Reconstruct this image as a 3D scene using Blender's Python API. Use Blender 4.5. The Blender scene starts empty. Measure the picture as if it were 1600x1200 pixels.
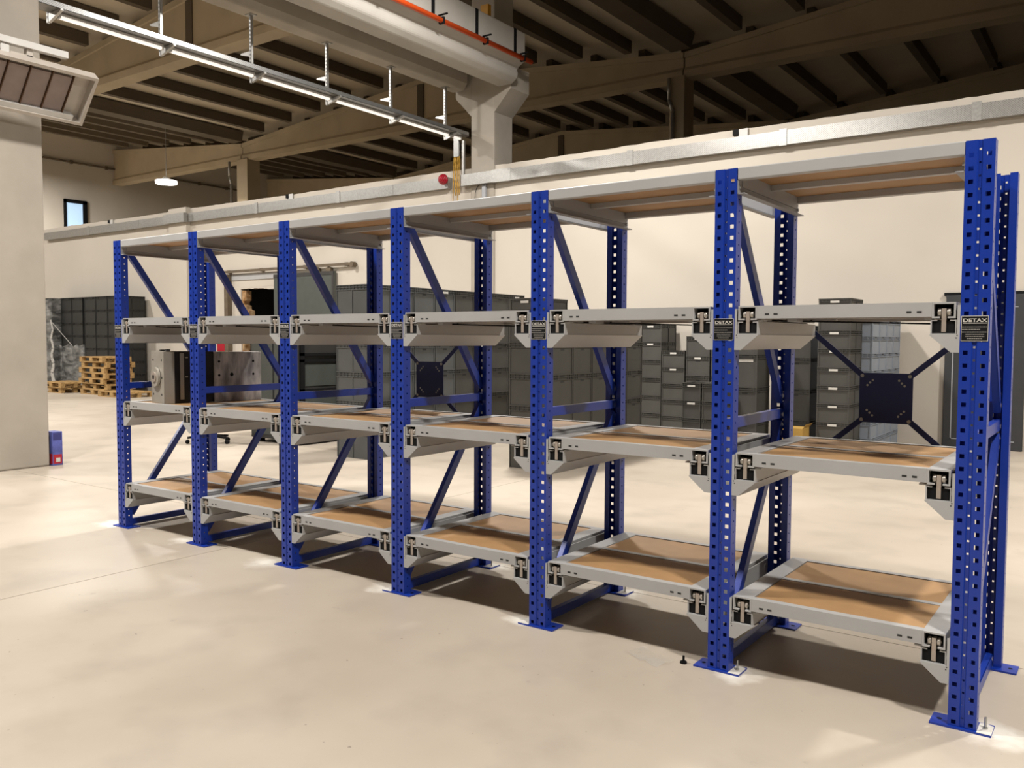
import bpy, math, random
from mathutils import Vector, Matrix
random.seed(7)
S = bpy.context.scene
C = S.collection
PI = math.pi

# ------------------------------------------------------------------ camera
F, CX, CY, CZ, YAW, PIT, ROL = 1338.2456, 0.5323, -3.6905, 1.5188, -0.624, -0.0523, 0.0045
fw = Vector((math.sin(YAW)*math.cos(PIT), math.cos(YAW)*math.cos(PIT), math.sin(PIT)))
rt = Vector((math.cos(YAW), -math.sin(YAW), 0)); up = rt.cross(fw)
r2 = rt*math.cos(ROL) + up*math.sin(ROL); u2 = -rt*math.sin(ROL) + up*math.cos(ROL)
cd = bpy.data.cameras.new('camera'); cam = bpy.data.objects.new('camera', cd); C.objects.link(cam)
cd.sensor_width = 36; cd.lens = F/1600*36; cd.clip_end = 300; cd.clip_start = 0.05
m = Matrix((r2, u2, -fw)).transposed().to_4x4(); m.translation = Vector((CX, CY, CZ)); cam.matrix_world = m
S.camera = cam

# ------------------------------------------------------------------ world, lights, exposure
w = bpy.data.worlds.new('world'); S.world = w; w.use_nodes = True
w.node_tree.nodes['Background'].inputs[0].default_value = (0.9, 0.85, 0.75, 1)
w.node_tree.nodes['Background'].inputs[1].default_value = 0.02
S.view_settings.view_transform = 'Standard'; S.view_settings.look = 'None'
S.view_settings.exposure = 0.0; S.view_settings.gamma = 1.0; S.view_settings.use_curve_mapping = False
def overhead_light(x, y, z, power, size=0.7):
    l = bpy.data.lights.new('unseen_overhead_light', 'AREA'); l.shape = 'DISK'; l.size = size
    l.energy = power; l.color = (1.0, 0.96, 0.91)
    o = bpy.data.objects.new('unseen_overhead_light', l); C.objects.link(o); o.location = (x, y, z)
LP = 780
for (x, y, z, k) in ((3.0, -2.9, 7.4, 1.0), (3.0, 5.7, 7.5, 1.0), (-6.2, -2.9, 7.4, 1.0), (-6.2, 5.7, 7.5, 1.0),
                     (-15.5, -2.9, 7.6, 1.0), (-15.5, 4.2, 8.6, 1.15), (-24.5, 2.0, 9.2, 1.35), (-33, 3.0, 9.2, 1.0), (-36, 12.6, 9.0, 1.6)):  # last entry is an added, unseen light that brightens the far end wall
    overhead_light(x, y, z, LP*k)

# ------------------------------------------------------------------ helpers
class MB:
    def __init__(s): s.v = []; s.f = []; s.m = []
    def add(s, vs, fs, mi=0):
        b = len(s.v); s.v += [tuple(p) for p in vs]
        for f in fs: s.f.append([b+i for i in f]); s.m.append(mi)
        return s
    def box(s, x0, x1, y0, y1, z0, z1, mi=0):
        return s.add([(x0,y0,z0),(x1,y0,z0),(x1,y1,z0),(x0,y1,z0),(x0,y0,z1),(x1,y0,z1),(x1,y1,z1),(x0,y1,z1)],
              [(0,3,2,1),(4,5,6,7),(0,1,5,4),(1,2,6,5),(2,3,7,6),(3,0,4,7)], mi)
    def prism(s, poly, a, b, axis='y', mi=0):
        n = len(poly)
        def P(p, t):
            return (p[0], t, p[1]) if axis == 'y' else ((t, p[0], p[1]) if axis == 'x' else (p[0], p[1], t))
        vs = [P(p, a) for p in poly] + [P(p, b) for p in poly]
        fs = [tuple(range(n)), tuple(reversed(range(n, 2*n)))]
        fs += [(i, i+n, (i+1) % n + n, (i+1) % n) for i in range(n)]
        return s.add(vs, fs, mi)
    def bar(s, p, q, wx, wz, mi=0, ref=(0,0,1)):
        p = Vector(p); q = Vector(q); d = (q-p).normalized(); a = d.cross(Vector(ref))
        if a.length < 1e-4: a = d.cross(Vector((1,0,0)))
        a.normalize(); b = a.cross(d).normalized(); a *= wx/2; b *= wz/2
        vs = [p-a-b, p+a-b, p+a+b, p-a+b, q-a-b, q+a-b, q+a+b, q-a+b]
        return s.add(vs, [(0,3,2,1),(4,5,6,7),(0,1,5,4),(1,2,6,5),(2,3,7,6),(3,0,4,7)], mi)
    def cyl(s, p, q, r, n=12, mi=0, r2=None):
        p = Vector(p); q = Vector(q); d = (q-p).normalized(); a = d.orthogonal().normalized(); b = d.cross(a)
        r2 = r if r2 is None else r2
        ring = lambda o, R: [o + (a*math.cos(2*PI*i/n) + b*math.sin(2*PI*i/n))*R for i in range(n)]
        fs = [(i, (i+1) % n, (i+1) % n+n, i+n) for i in range(n)] + [tuple(reversed(range(n))), tuple(range(n, 2*n))]
        return s.add(ring(p, r) + ring(q, r2), fs, mi)
    def mesh(s, name, mats):
        me = bpy.data.meshes.new(name); me.from_pydata(s.v, [], s.f)
        for mm in (mats if isinstance(mats, (list, tuple)) else [mats]): me.materials.append(mm)
        me.polygons.foreach_set('material_index', s.m); me.update()
        import bmesh
        bm = bmesh.new(); bm.from_mesh(me); bmesh.ops.recalc_face_normals(bm, faces=bm.faces); bm.to_mesh(me); bm.free()
        return me
    def build(s, name, mats, parent=None, loc=(0,0,0), rot=(0,0,0)):
        return put(name, s.mesh(name, mats), parent, loc, rot)
def put(name, me, parent=None, loc=(0,0,0), rot=(0,0,0)):
    o = bpy.data.objects.new(name, me); C.objects.link(o); o.location = loc; o.rotation_euler = rot
    if parent: o.parent = parent
    return o
def tag(o, label=None, cat=None, group=None, kind=None):
    if label: o['label'] = label
    if cat: o['category'] = cat
    if group: o['group'] = group
    if kind: o['kind'] = kind
    return o
def empty(name, loc=(0,0,0), rz=0):
    o = bpy.data.objects.new(name, None); C.objects.link(o); o.location = loc; o.rotation_euler = (0,0,rz); o.empty_display_size = .2
    return o
def struct(o): o['kind'] = 'structure'; return o
def smooth(o):
    for p in o.data.polygons: p.use_smooth = True
    return o
def bev(o, wd=.004, seg=2):
    md = o.modifiers.new('bevel', 'BEVEL'); md.width = wd; md.segments = seg; md.limit_method = 'ANGLE'; md.angle_limit = .6
    return o

# ------------------------------------------------------------------ materials
ALB = 0.68   # overall paint and plaster reflectance
def mat(name, col, rough=.5, metal=0.0, var=.06, scale=6.0, bump=0.0, bscale=60.0, spec=.5, col2=None, stretch=None):
    mt = bpy.data.materials.new(name); mt.use_nodes = True; nt = mt.node_tree; B = nt.nodes['Principled BSDF']
    B.inputs['Roughness'].default_value = rough; B.inputs['Metallic'].default_value = metal
    B.inputs['Specular IOR Level'].default_value = spec
    tc = nt.nodes.new('ShaderNodeTexCoord'); no = nt.nodes.new('ShaderNodeTexNoise'); no.inputs['Scale'].default_value = scale
    no.inputs['Detail'].default_value = 5
    src = tc.outputs['Object']
    if stretch:
        mp = nt.nodes.new('ShaderNodeMapping'); mp.inputs['Scale'].default_value = stretch; nt.links.new(src, mp.inputs[0]); src = mp.outputs[0]
    nt.links.new(src, no.inputs['Vector'])
    cr = nt.nodes.new('ShaderNodeValToRGB'); c = [a*ALB for a in col]
    c2 = [a*ALB for a in col2] if col2 else [min(1, a*(1+var)) for a in c]
    cr.color_ramp.elements[0].color = (*[a*(1-var) for a in c], 1); cr.color_ramp.elements[1].color = (*c2, 1)
    cr.color_ramp.elements[0].position = .35; cr.color_ramp.elements[1].position = .65
    nt.links.new(no.outputs['Fac'], cr.inputs[0]); nt.links.new(cr.outputs[0], B.inputs['Base Color'])
    if bump:
        n2 = nt.nodes.new('ShaderNodeTexNoise'); n2.inputs['Scale'].default_value = bscale; n2.inputs['Detail'].default_value = 4
        nt.links.new(src, n2.inputs['Vector'])
        bp = nt.nodes.new('ShaderNodeBump'); bp.inputs['Strength'].default_value = bump; bp.inputs['Distance'].default_value = .01
        nt.links.new(n2.outputs['Fac'], bp.inputs['Height']); nt.links.new(bp.outputs[0], B.inputs['Normal'])
    return mt
def emit(name, col, strength):
    mt = bpy.data.materials.new(name); mt.use_nodes = True; B = mt.node_tree.nodes['Principled BSDF']
    B.inputs['Base Color'].default_value = (*col, 1); B.inputs['Emission Color'].default_value = (*col, 1); B.inputs['Emission Strength'].default_value = strength
    return mt
BLUE = mat('blue_paint', (.009, .048, .42), .33, 0, .05, 3, .05, 200)
GREY = mat('grey_paint', (.53, .53, .525), .4, 0, .04, 3)
GREYD = mat('grey_paint_flat', (.44, .45, .47), .45, 0, .04, 3)
BOARD = mat('tan_fibreboard', (.50, .29, .125), .6, 0, .08, 5, .04, 120)
BLACK = mat('black_plastic', (.006, .006, .007), .75, 0, .1, spec=.2)
STEMM = mat('bare_steel', (.55, .47, .40), .4, .3, .06, 20)
ROLLM = mat('roller_steel', (.62, .57, .50), .3, .5, .05, 20)
DARKS = mat('dark_slot', (.03, .03, .03), .6)
NAVY = mat('navy_paint', (.010, .026, .16), .4, 0, .05)
WALLM = mat('cream_plaster', (.72, .655, .56), .85, 0, .03, .7, .05, 14)
CONC = mat('concrete', (.47, .42, .35), .85, 0, .10, 1.3, .12, 18)
CONCB = mat('precast_concrete', (.66, .54, .37), .85, 0, .08, .8, .06, 12)
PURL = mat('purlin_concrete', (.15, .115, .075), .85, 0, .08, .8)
DECK = mat('roof_deck', (.82, .71, .54), .8, 0, .06, .6)
GALV = mat('galvanised_steel', (.56, .55, .52), .38, .7, .10, 30)
ZINC = mat('zinc_bolt', (.6, .6, .58), .3, .9, .05)
WHITEP = mat('white_paint', (.75, .73, .69), .5, 0, .04)
CRATE = mat('grey_crate_plastic', (.078, .075, .066), .5, 0, .08, 3)
CRATEB = mat('blue_grey_crate_plastic', (.33, .37, .43), .5, 0, .06, 3)
CRATEL = mat('mid_grey_crate_plastic', (.115, .12, .118), .5, 0, .08, 3)
CRATED = mat('black_crate_plastic', (.020, .021, .020), .5, 0, .12, 3)
STICK = mat('paper_label', (.75, .72, .66), .6, 0, .05, 40)
WOOD = mat('pallet_wood', (.52, .32, .12), .75, 0, .22, 4, .1, 40, stretch=(1, 6, 6))
CARD = mat('yellow_cardboard', (.50, .30, .06), .75, 0, .08, 4)
STEEL = mat('mould_steel', (.50, .465, .40), .42, .25, .12, 4, .06, 60)
STEEL2 = mat('mould_steel_worn', (.56, .53, .51), .38, .3, .5, 5, .05, 60, stretch=(1, 3, 1))
DOORG = mat('grey_green_door', (.085, .095, .085), .5, 0, .05)
DOORD = mat('charcoal_door', (.045, .047, .05), .45, 0, .05)
RUST = mat('brown_rail', (.16, .12, .075), .6, 0, .15)
FOAM = mat('brown_foam', (.45, .20, .05), .9, 0, .3, 8, .5, 30, col2=(.72, .50, .28))
ORANGE = mat('orange_rail_cover', (.85, .10, .012), .45, 0, .04)
YELL = mat('yellow_paint', (.85, .42, .03), .5)
REDP = mat('red_paint', (.50, .01, .03), .4)
CABLE = mat('yellow_cable', (.62, .34, .03), .55, 0, .2, 10)
CERAM = mat('heater_ceramic', (.36, .285, .26), .8, 0, .06, 8, .3, 160)
HFRAME = mat('heater_frame', (.60, .54, .47), .45, .1, .05)
HDIV = mat('heater_divider', (.13, .065, .03), .6, .2, .2)
BRIGHT = mat('polished_reflector', (.85, .84, .82), .15, .9, .04)
DUST = mat('white_drilling_dust', (.90, .86, .78), .95, 0, .05, 40, .3, 200)
MACH = mat('dark_cabinet_paint', (.05, .048, .045), .45, 0, .06)
LED = emit('led_diffuser', (1.0, .95, .88), .72)
LAMPM = emit('lamp_diffuser', (1.0, .97, .9), 12)
GLASSW = emit('daylit_pane', (.42, .60, .80), .7)

def perforated(name, col, pitch, th=.35):
    mt = mat(name, col, .35, .75, .08, 20); nt = mt.node_tree; B = nt.nodes['Principled BSDF']
    tc = nt.nodes.new('ShaderNodeTexCoord'); sp = nt.nodes.new('ShaderNodeSeparateXYZ'); nt.links.new(tc.outputs['Object'], sp.inputs[0])
    def sn(sock):
        a = nt.nodes.new('ShaderNodeMath'); a.operation = 'MULTIPLY'; a.inputs[1].default_value = 2*PI/pitch; nt.links.new(sock, a.inputs[0])
        b = nt.nodes.new('ShaderNodeMath'); b.operation = 'SINE'; nt.links.new(a.outputs[0], b.inputs[0]); return b.outputs[0]
    ad = nt.nodes.new('ShaderNodeMath'); ad.operation = 'ADD'; nt.links.new(sp.outputs[0], ad.inputs[0]); nt.links.new(sp.outputs[1], ad.inputs[1])
    mu = nt.nodes.new('ShaderNodeMath'); mu.operation = 'MULTIPLY'; nt.links.new(sn(ad.outputs[0]), mu.inputs[0]); nt.links.new(sn(sp.outputs[2]), mu.inputs[1])
    gt = nt.nodes.new('ShaderNodeMath'); gt.operation = 'GREATER_THAN'; gt.inputs[1].default_value = th; nt.links.new(mu.outputs[0], gt.inputs[0])
    old = B.inputs['Base Color'].links[0].from_socket
    mx = nt.nodes.new('ShaderNodeMix'); mx.data_type = 'RGBA'; nt.links.new(gt.outputs[0], mx.inputs['Factor']); nt.links.new(old, mx.inputs['A'])
    mx.inputs['B'].default_value = (col[0]*.4, col[1]*.385, col[2]*.37, 1); nt.links.new(mx.outputs['Result'], B.inputs['Base Color'])
    return mt
PERF = perforated('perforated_tray', (.60, .59, .56), .032, .45)
PERFS = perforated('perforated_tray_fine', (.40, .40, .39), .03)

def film_material():
    mt = bpy.data.materials.new('stretch_film'); mt.use_nodes = True; nt = mt.node_tree; B = nt.nodes['Principled BSDF']
    B.inputs['Base Color'].default_value = (.55, .55, .53, 1); B.inputs['Roughness'].default_value = .18
    no = nt.nodes.new('ShaderNodeTexNoise'); no.inputs['Scale'].default_value = 3.0; no.inputs['Detail'].default_value = 6
    tc = nt.nodes.new('ShaderNodeTexCoord'); mp = nt.nodes.new('ShaderNodeMapping'); mp.inputs['Scale'].default_value = (1, 1, 2.6); mp.inputs['Rotation'].default_value = (0, .6, 0)
    nt.links.new(tc.outputs['Object'], mp.inputs[0]); nt.links.new(mp.outputs[0], no.inputs['Vector'])
    cr = nt.nodes.new('ShaderNodeMapRange'); cr.inputs['From Min'].default_value = .4; cr.inputs['From Max'].default_value = .8
    cr.inputs['To Min'].default_value = .10; cr.inputs['To Max'].default_value = .6
    nt.links.new(no.outputs['Fac'], cr.inputs[0]); nt.links.new(cr.outputs[0], B.inputs['Alpha'])
    bp = nt.nodes.new('ShaderNodeBump'); bp.inputs['Strength'].default_value = .8; bp.inputs['Distance'].default_value = .05
    nt.links.new(no.outputs['Fac'], bp.inputs['Height']); nt.links.new(bp.outputs[0], B.inputs['Normal'])
    return mt
FILM = film_material()

W_, UW, D, H = 1.0028, 0.1012, 0.8559, 2.28       # bay pitch, upright width, depth, height
UX = [(i-6)*W_ for i in range(7)]
LEV = [0.364, 1.015, 1.670]                       # top of each pull-out shelf

dust_spots = [(UX[6]+.17, .02, .20), (UX[5]+.15, .01, .17), (UX[4]-.09, .03, .15), (UX[3]-.10, .04, .17), (UX[2]-.17, .0, .22), (UX[1]-.16, .03, .18),
              (UX[0]-.15, .03, .2), (UX[4]+.17, D-.02, .15), (UX[3]+.17, D-.02, .15), (UX[0]-.03, -.03, .1)]
def floor_material():
    mt = mat('beige_concrete_floor', (.60, .515, .415), .42, 0, .07, .55, .04, 30, .35, col2=(.70, .615, .505)); nt = mt.node_tree; B = nt.nodes['Principled BSDF']
    geo = nt.nodes.new('ShaderNodeNewGeometry'); base = B.inputs['Base Color'].links[0].from_socket
    # blotchy stains and specks
    def noise(scale, detail, lo, hi, vec=None):
        n = nt.nodes.new('ShaderNodeTexNoise'); n.inputs['Scale'].default_value = scale; n.inputs['Detail'].default_value = detail
        nt.links.new(vec or geo.outputs['Position'], n.inputs['Vector'])
        r = nt.nodes.new('ShaderNodeMapRange'); r.inputs['From Min'].default_value = lo; r.inputs['From Max'].default_value = hi; nt.links.new(n.outputs['Fac'], r.inputs[0]); return r.outputs[0]
    def mix(fac, a, colr):
        x = nt.nodes.new('ShaderNodeMix'); x.data_type = 'RGBA'; nt.links.new(fac, x.inputs['Factor']); nt.links.new(a, x.inputs['A']); x.inputs['B'].default_value = (*colr, 1); return x.outputs['Result']
    def mul(a, k):
        x = nt.nodes.new('ShaderNodeMath'); x.operation = 'MULTIPLY'; nt.links.new(a, x.inputs[0])
        if isinstance(k, float): x.inputs[1].default_value = k
        else: nt.links.new(k, x.inputs[1])
        return x.outputs[0]
    base = mix(mul(noise(2.3, 8, .50, .72), .45), base, (.30, .255, .21))
    base = mix(mul(noise(9.0, 4, .70, .80), .5), base, (.25, .21, .175))
    base = mix(mul(noise(28.0, 2, .74, .78), .7), base, (.13, .105, .085))
    # drilling dust around the anchor plates
    acc = None; wob = nt.nodes.new('ShaderNodeTexNoise'); wob.inputs['Scale'].default_value = 9; wob.inputs['Detail'].default_value = 5; nt.links.new(geo.outputs['Position'], wob.inputs['Vector'])
    for (x, y, r) in dust_spots:
        d = nt.nodes.new('ShaderNodeVectorMath'); d.operation = 'DISTANCE'; nt.links.new(geo.outputs['Position'], d.inputs[0]); d.inputs[1].default_value = (x, y, 0)
        a = nt.nodes.new('ShaderNodeMath'); a.operation = 'MULTIPLY_ADD'; nt.links.new(wob.outputs['Fac'], a.inputs[0]); a.inputs[1].default_value = .22; nt.links.new(d.outputs['Value'], a.inputs[2])
        k = nt.nodes.new('ShaderNodeMapRange'); k.inputs['From Min'].default_value = r+.06; k.inputs['From Max'].default_value = r*.3+.06; nt.links.new(a.outputs[0], k.inputs[0])
        if acc is None: acc = k.outputs[0]
        else:
            mm = nt.nodes.new('ShaderNodeMath'); mm.operation = 'MAXIMUM'; nt.links.new(acc, mm.inputs[0]); nt.links.new(k.outputs[0], mm.inputs[1]); acc = mm.outputs[0]
    base = mix(acc, base, (.72, .69, .62))
    nt.links.new(base, B.inputs['Base Color'])
    return mt
FLOORM = floor_material()

# ------------------------------------------------------------------ the setting: floor
XL, XR, YF, YB = -40.0, 26.0, -30.0, 38.0
fl = struct(MB().box(XL, XR, YF, YB, -.25, -.012).build('floor', mat('joint_filler', (.16, .13, .10), .9)))
xs = [XL, -35, -25, -15, -4.72, 5.3, 15.3, XR]; ys = [YF, -18, -8.2, .868, 10.1, 20, 30, YB]; g = .003
for i in range(len(xs)-1):
    for j in range(len(ys)-1):
        MB().box(xs[i]+g, xs[i+1]-g, ys[j]+g, ys[j+1]-g, -.012, 0).build('floor_slab', FLOORM, fl)

# walls
def ragged_wall(name, x0, x1, y0, y1, z0, z1, jit):
    b = MB(); n = max(2, int((x1-x0)/.14)); vs = []; 
    for i in range(n+1):
        x = x0 + (x1-x0)*i/n; t = z1 + (random.uniform(-1, .6)*jit if 0 < i < n else 0) + .008*math.sin(x*.9)*(jit > 0)
        vs += [(x, y0, z0), (x, y1, z0), (x, y1, t), (x, y0, t)]
    fs = []
    for i in range(n):
        a = i*4; fs += [(a, a+4, a+7, a+3), (a+1, a+2, a+6, a+5), (a+3, a+7, a+6, a+2), (a, a+1, a+5, a+4)]
    fs += [(0, 3, 2, 1), (n*4, n*4+1, n*4+2, n*4+3)]
    b.add(vs, fs); return struct(b.build(name, WALLM))
WT = 4.955
OX0, OX1, OZ = -17.82, -15.6, 2.80                # opening with the sliding door
ragged_wall('wall_back_left', XL, OX0, 10.0, 10.25, 0, WT, .009)
ragged_wall('wall_back_right', OX1, XR, 10.0, 10.25, 0, WT, .009)
ragged_wall('wall_back_over_opening', OX0, OX1, 10.0, 10.25, OZ, WT, .009)
# added box behind the opening; its near-black colour stands for the darkness inside
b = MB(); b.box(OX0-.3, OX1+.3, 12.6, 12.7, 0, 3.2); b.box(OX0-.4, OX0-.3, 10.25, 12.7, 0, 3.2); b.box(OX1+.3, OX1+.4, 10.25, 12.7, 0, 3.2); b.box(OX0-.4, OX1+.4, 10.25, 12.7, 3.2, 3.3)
struct(b.build('wall_shade_box', mat('opening_shade_black', (.02, .018, .016), .9)))
struct(MB().box(XL-.3, XL, YF, YB, 0, 11.5).build('wall_left', WALLM))
struct(MB().box(XR, XR+.3, YF, YB, 0, 11.5).build('wall_right', WALLM))
struct(MB().box(XL, XR, YF-.3, YF, 0, 11.5).build('wall_front', WALLM))
struct(MB().box(XL, XR, YB, YB+.3, 0, 11.5).build('wall_far', PURL))
# wall pilaster half way between the columns
struct(MB().box(-20.72, -19.92, 9.86, 10.0, 0, WT+.03).build('trim_1', WALLM))

# ------------------------------------------------------------------ columns
def column(x0, x1, y0, y1, top, corbel, label, m_=CONC):
    t = empty('concrete_column', ((x0+x1)/2, (y0+y1)/2, 0)); cx, cy = (x0+x1)/2, (y0+y1)/2
    bev(MB().box(x0-cx, x1-cx, y0-cy, y1-cy, 0, top).build('shaft', m_, t), .02)
    if corbel:
        h = (x1-x0)/2; e = h+.40
        for s in (-1, 1):
            MB().prism([(s*(h-.01), 5.97), (s*e, 6.38), (s*e, 6.82), (s*(h-.01), 6.82)], y0-cy+.002, y1-cy-.002).build('corbel', m_, t)
    return tag(t, label, 'column')
CX0, CX1 = -10.34, -9.76
column(CX0, CX1, .50, 1.28, 9.0, False, 'grey concrete column beside the radiant heater and small blue carton')
column(CX0, CX1, 9.965, 10.585, 9.0, True, 'concrete column with flared corbels set into the cream wall')
def drain(t, x, y):
    b = MB(); b.cyl((x, y, 0), (x, y, 8.0), .055, 10); b.cyl((x, y, 8.0), (x-.12, y, 8.35), .055, 10); b.cyl((x-.12, y, 8.35), (x-.12, y, 8.95), .055, 10)
    smooth(b.build('drain_pipe', GALV, t))
t = column(-10.38, -9.92, 19.1, 19.75, 9.0, False, 'concrete column with drain pipe in the dark hall behind the wall', CONCB); drain(t, -.08, -.40)
t = column(-30.2, -29.5, 19.1, 19.75, 9.0, False, 'concrete column with drain pipe beside the lit hanging lamp', CONCB); drain(t, -.62, -.40)
t = column(-30.3, -29.7, 9.965, 10.585, 9.0, False, 'concrete column hidden behind the heater, far along the cream wall', CONC)

# ------------------------------------------------------------------ roof: tapered beams, purlins, deck, valley gutters
ZB, ZV, ZR = 8.95, 9.66, 10.62
spans = [(-40, -30, ZR, ZV), (-30, -10, None, None), (-10, 12, None, None)]
def roofz(x):
    k = abs(((x+10) % 20) - 10)/10      # 1 at valley (-10, -30, 10), 0 at ridge
    return ZR + (ZV-ZR)*k
def roof_beam(x0, x1, yc, label):
    t = empty('roof_beam', ((x0+x1)/2, yc, ZB)); cx = (x0+x1)/2
    xsr = [x0] + [r for r in (-20, 0) if x0 < r < x1] + [x1]
    top = [(x-cx, roofz(x)-ZB) for x in reversed(xsr)]
    MB().prism([(x0-cx, .2), (x1-cx, .2)] + top, -.16, .16).build('web', CONCB, t)
    fb = MB(); fb.prism([(-.24, 0), (.24, 0), (.24, .2), (.16, .3), (-.16, .3), (-.24, .2)], x0-cx, x1-cx, 'x'); fb.build('bottom_flange', CONCB, t)
    tf = MB()
    for a, c in zip(xsr[:-1], xsr[1:]): tf.prism([(a-cx, roofz(a)-ZB-.16), (c-cx, roofz(c)-ZB-.16), (c-cx, roofz(c)-ZB+.003), (a-cx, roofz(a)-ZB+.003)], -.22, .22)
    tf.build('top_flange', CONCB, t)
    for r in (-20, 0):
        if x0 < r < x1: MB().box(r-cx-.14, r-cx+.14, -.2, .2, .2, roofz(r)-ZB-.1).build('stiffener', PURL, t)
    return tag(t, label, 'roof beam')
for yc, nm in ((10.275, 'above the cream wall'), (19.42, 'on the column row behind the wall'), (28.6, 'deepest in the dark hall')):
    roof_beam(-29.98, -10.02, yc, 'tapered concrete roof beam %s, on the pillar side' % nm)
    roof_beam(-9.98, XR, yc, 'tapered concrete roof beam %s, over the perforated end post' % nm)
    roof_beam(XL, -30.02, yc, 'concrete roof beam %s, against the end wall' % nm)
ORD = ['zeroth', 'first', 'second', 'third', 'fourth', 'fifth', 'sixth', 'seventh', 'eighth', 'ninth', 'tenth', 'eleventh']
px_ = [-10 + k*1.6667 for k in range(-18, 22)]
bays_y = [(YF, .7, 'over the rack'), (.9, 10.0, 'before the wall'), (10.55, 19.0, 'just behind the wall'), (19.85, 28.2, 'deeper in'), (29.0, YB, 'deepest')]
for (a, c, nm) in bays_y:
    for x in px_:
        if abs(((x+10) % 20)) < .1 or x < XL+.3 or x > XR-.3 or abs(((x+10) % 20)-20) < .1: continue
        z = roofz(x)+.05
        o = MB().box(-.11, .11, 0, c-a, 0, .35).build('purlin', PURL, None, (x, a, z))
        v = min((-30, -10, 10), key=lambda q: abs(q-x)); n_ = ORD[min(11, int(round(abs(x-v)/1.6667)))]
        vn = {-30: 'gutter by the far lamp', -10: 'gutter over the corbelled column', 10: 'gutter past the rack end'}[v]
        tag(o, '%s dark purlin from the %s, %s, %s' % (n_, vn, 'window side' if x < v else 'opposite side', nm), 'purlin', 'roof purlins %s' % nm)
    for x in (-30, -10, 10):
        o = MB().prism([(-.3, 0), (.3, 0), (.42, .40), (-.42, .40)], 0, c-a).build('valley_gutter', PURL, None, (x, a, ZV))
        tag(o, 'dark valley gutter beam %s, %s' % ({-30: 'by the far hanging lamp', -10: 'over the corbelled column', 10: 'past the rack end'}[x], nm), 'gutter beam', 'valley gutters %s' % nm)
rz_ = [XL, -30, -20, -10, 0, 10, 20, XR]
for a, c in zip(rz_[:-1], rz_[1:]):
    L_ = math.hypot(c-a, roofz(c)-roofz(a)); ang = math.atan2(roofz(c)-roofz(a), c-a)
    struct(MB().box(0, L_, YF, YB, 0, .15).build('ceiling', DECK, None, (a, 0, roofz(a)+.415), (0, -ang, 0)))

# end wall details beyond the wall: window, lamp, pipe
t = struct(empty('window_1', (XL, 16.85, 5.5)))
MB().box(0, .08, 0, .9, 0, 2.38).build('window_pane', GLASSW, t)
b = MB(); b.box(0, .14, -.08, 0, 0, 2.46); b.box(0, .14, .78, .98, 0, 2.46); b.box(0, .14, -.08, .98, 2.30, 2.46); b.box(0, .14, -.08, .98, -.08, 0)
b.build('window_frame', BLACK, t)
lp = empty('hanging_lamp', (-30.15, 15.8, 7.56))
smooth(MB().cyl((0, 0, -.05), (0, 0, .06), .40, 20).build('diffuser', LAMPM, lp)); MB().cyl((0, 0, .06), (0, 0, .2), .25, 16, 0, .10).build('housing', WHITEP, lp); MB().cyl((0, 0, .2), (0, 0, ZV-7.56), .01, 6).build('suspension_wire', GALV, lp)
tag(lp, 'lit round white lamp hanging behind the wall', 'lamp')
l = bpy.data.lights.new('hanging_lamp_light', 'AREA'); l.shape = 'DISK'; l.size = .7; l.energy = 700; l.color = (1, .9, .72)
o = bpy.data.objects.new('hanging_lamp_light', l); C.objects.link(o); o.location = (-30.15, 15.8, 7.40)
b = MB(); b.cyl((-39.93, 11, 9.7), (-39.93, 27, 9.7), .045, 8)
for k in range(9): b.box(-40, -39.86, 12+k*1.7, 12.1+k*1.7, 9.62, 9.78)
tag(b.build('wall_pipe', RUST), 'thin dark pipe clipped along the far end wall', 'pipe')

# ------------------------------------------------------------------ crane girders on the corbels
t = empty('crane_girder', (-9.35, 0, 6.42))
poly = [(-8.99, 7.33), (-8.99, 6.80), (-9.13, 6.72), (-9.175, 6.665), (-9.15, 6.61), (-9.17, 6.52), (-9.30, 6.43), (-9.62, 6.43), (-9.72, 6.54), (-9.745, 6.75), (-9.745, 7.33)]
bev(MB().prism([(x+9.35, z-6.42) for x, z in poly], -9, 9.93).build('beam', mat('pale_concrete', (.50, .47, .42), .8, 0, .06, 1.2, .06, 20), t), .03)
for y in (4.2, 5.8, 7.25, 8.42, 9.58): MB().box(.355, .375, y-.035, y+.035, .40, .90).build('clip_strap', BLACK, t)
tag(t, 'pale crane girder carrying the orange conductor rail', 'girder')
t = empty('conductor_rail', (-8.92, 0, 6.80))
smooth(MB().cyl((0, -9, 0), (0, 10.02, 0), .045, 10).build('rail_cover', ORANGE, t))
for y in (4.9, 6.1, 7.4, 8.6, 9.75):
    b = MB(); b.box(-.055, .05, y-.02, y+.02, -.055, .055); b.box(-.07, .12, y-.015, y+.015, .085, .105); b.box(-.07, -.04, y-.015, y+.015, 0, .1); b.build('rail_hanger', BLACK, t)
tag(t, 'bright orange conductor rail running along the crane girder', 'rail')
t = empty('crane_girder', (-10.6, 0, 6.45))
poly = [(-10.40, 7.3), (-10.40, 6.86), (-10.36, 6.80), (-10.36, 6.60), (-10.44, 6.48), (-10.74, 6.48), (-10.84, 6.60), (-10.84, 6.80), (-10.78, 6.86), (-10.78, 7.3)]
bev(MB().prism([(x+10.6, z-6.45) for x, z in poly], -9, 9.885).build('beam', CONC, t), .03)
tag(t, 'concrete girder above the hanging cable tray', 'girder')
tag(bev(MB().box(-.09, .09, -.05, .05, 0, .5).build('crane_end_stop', YELL, None, (-9.58, 9.45, 7.33))), 'yellow end stop on top of the crane girder', 'end stop')

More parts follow.
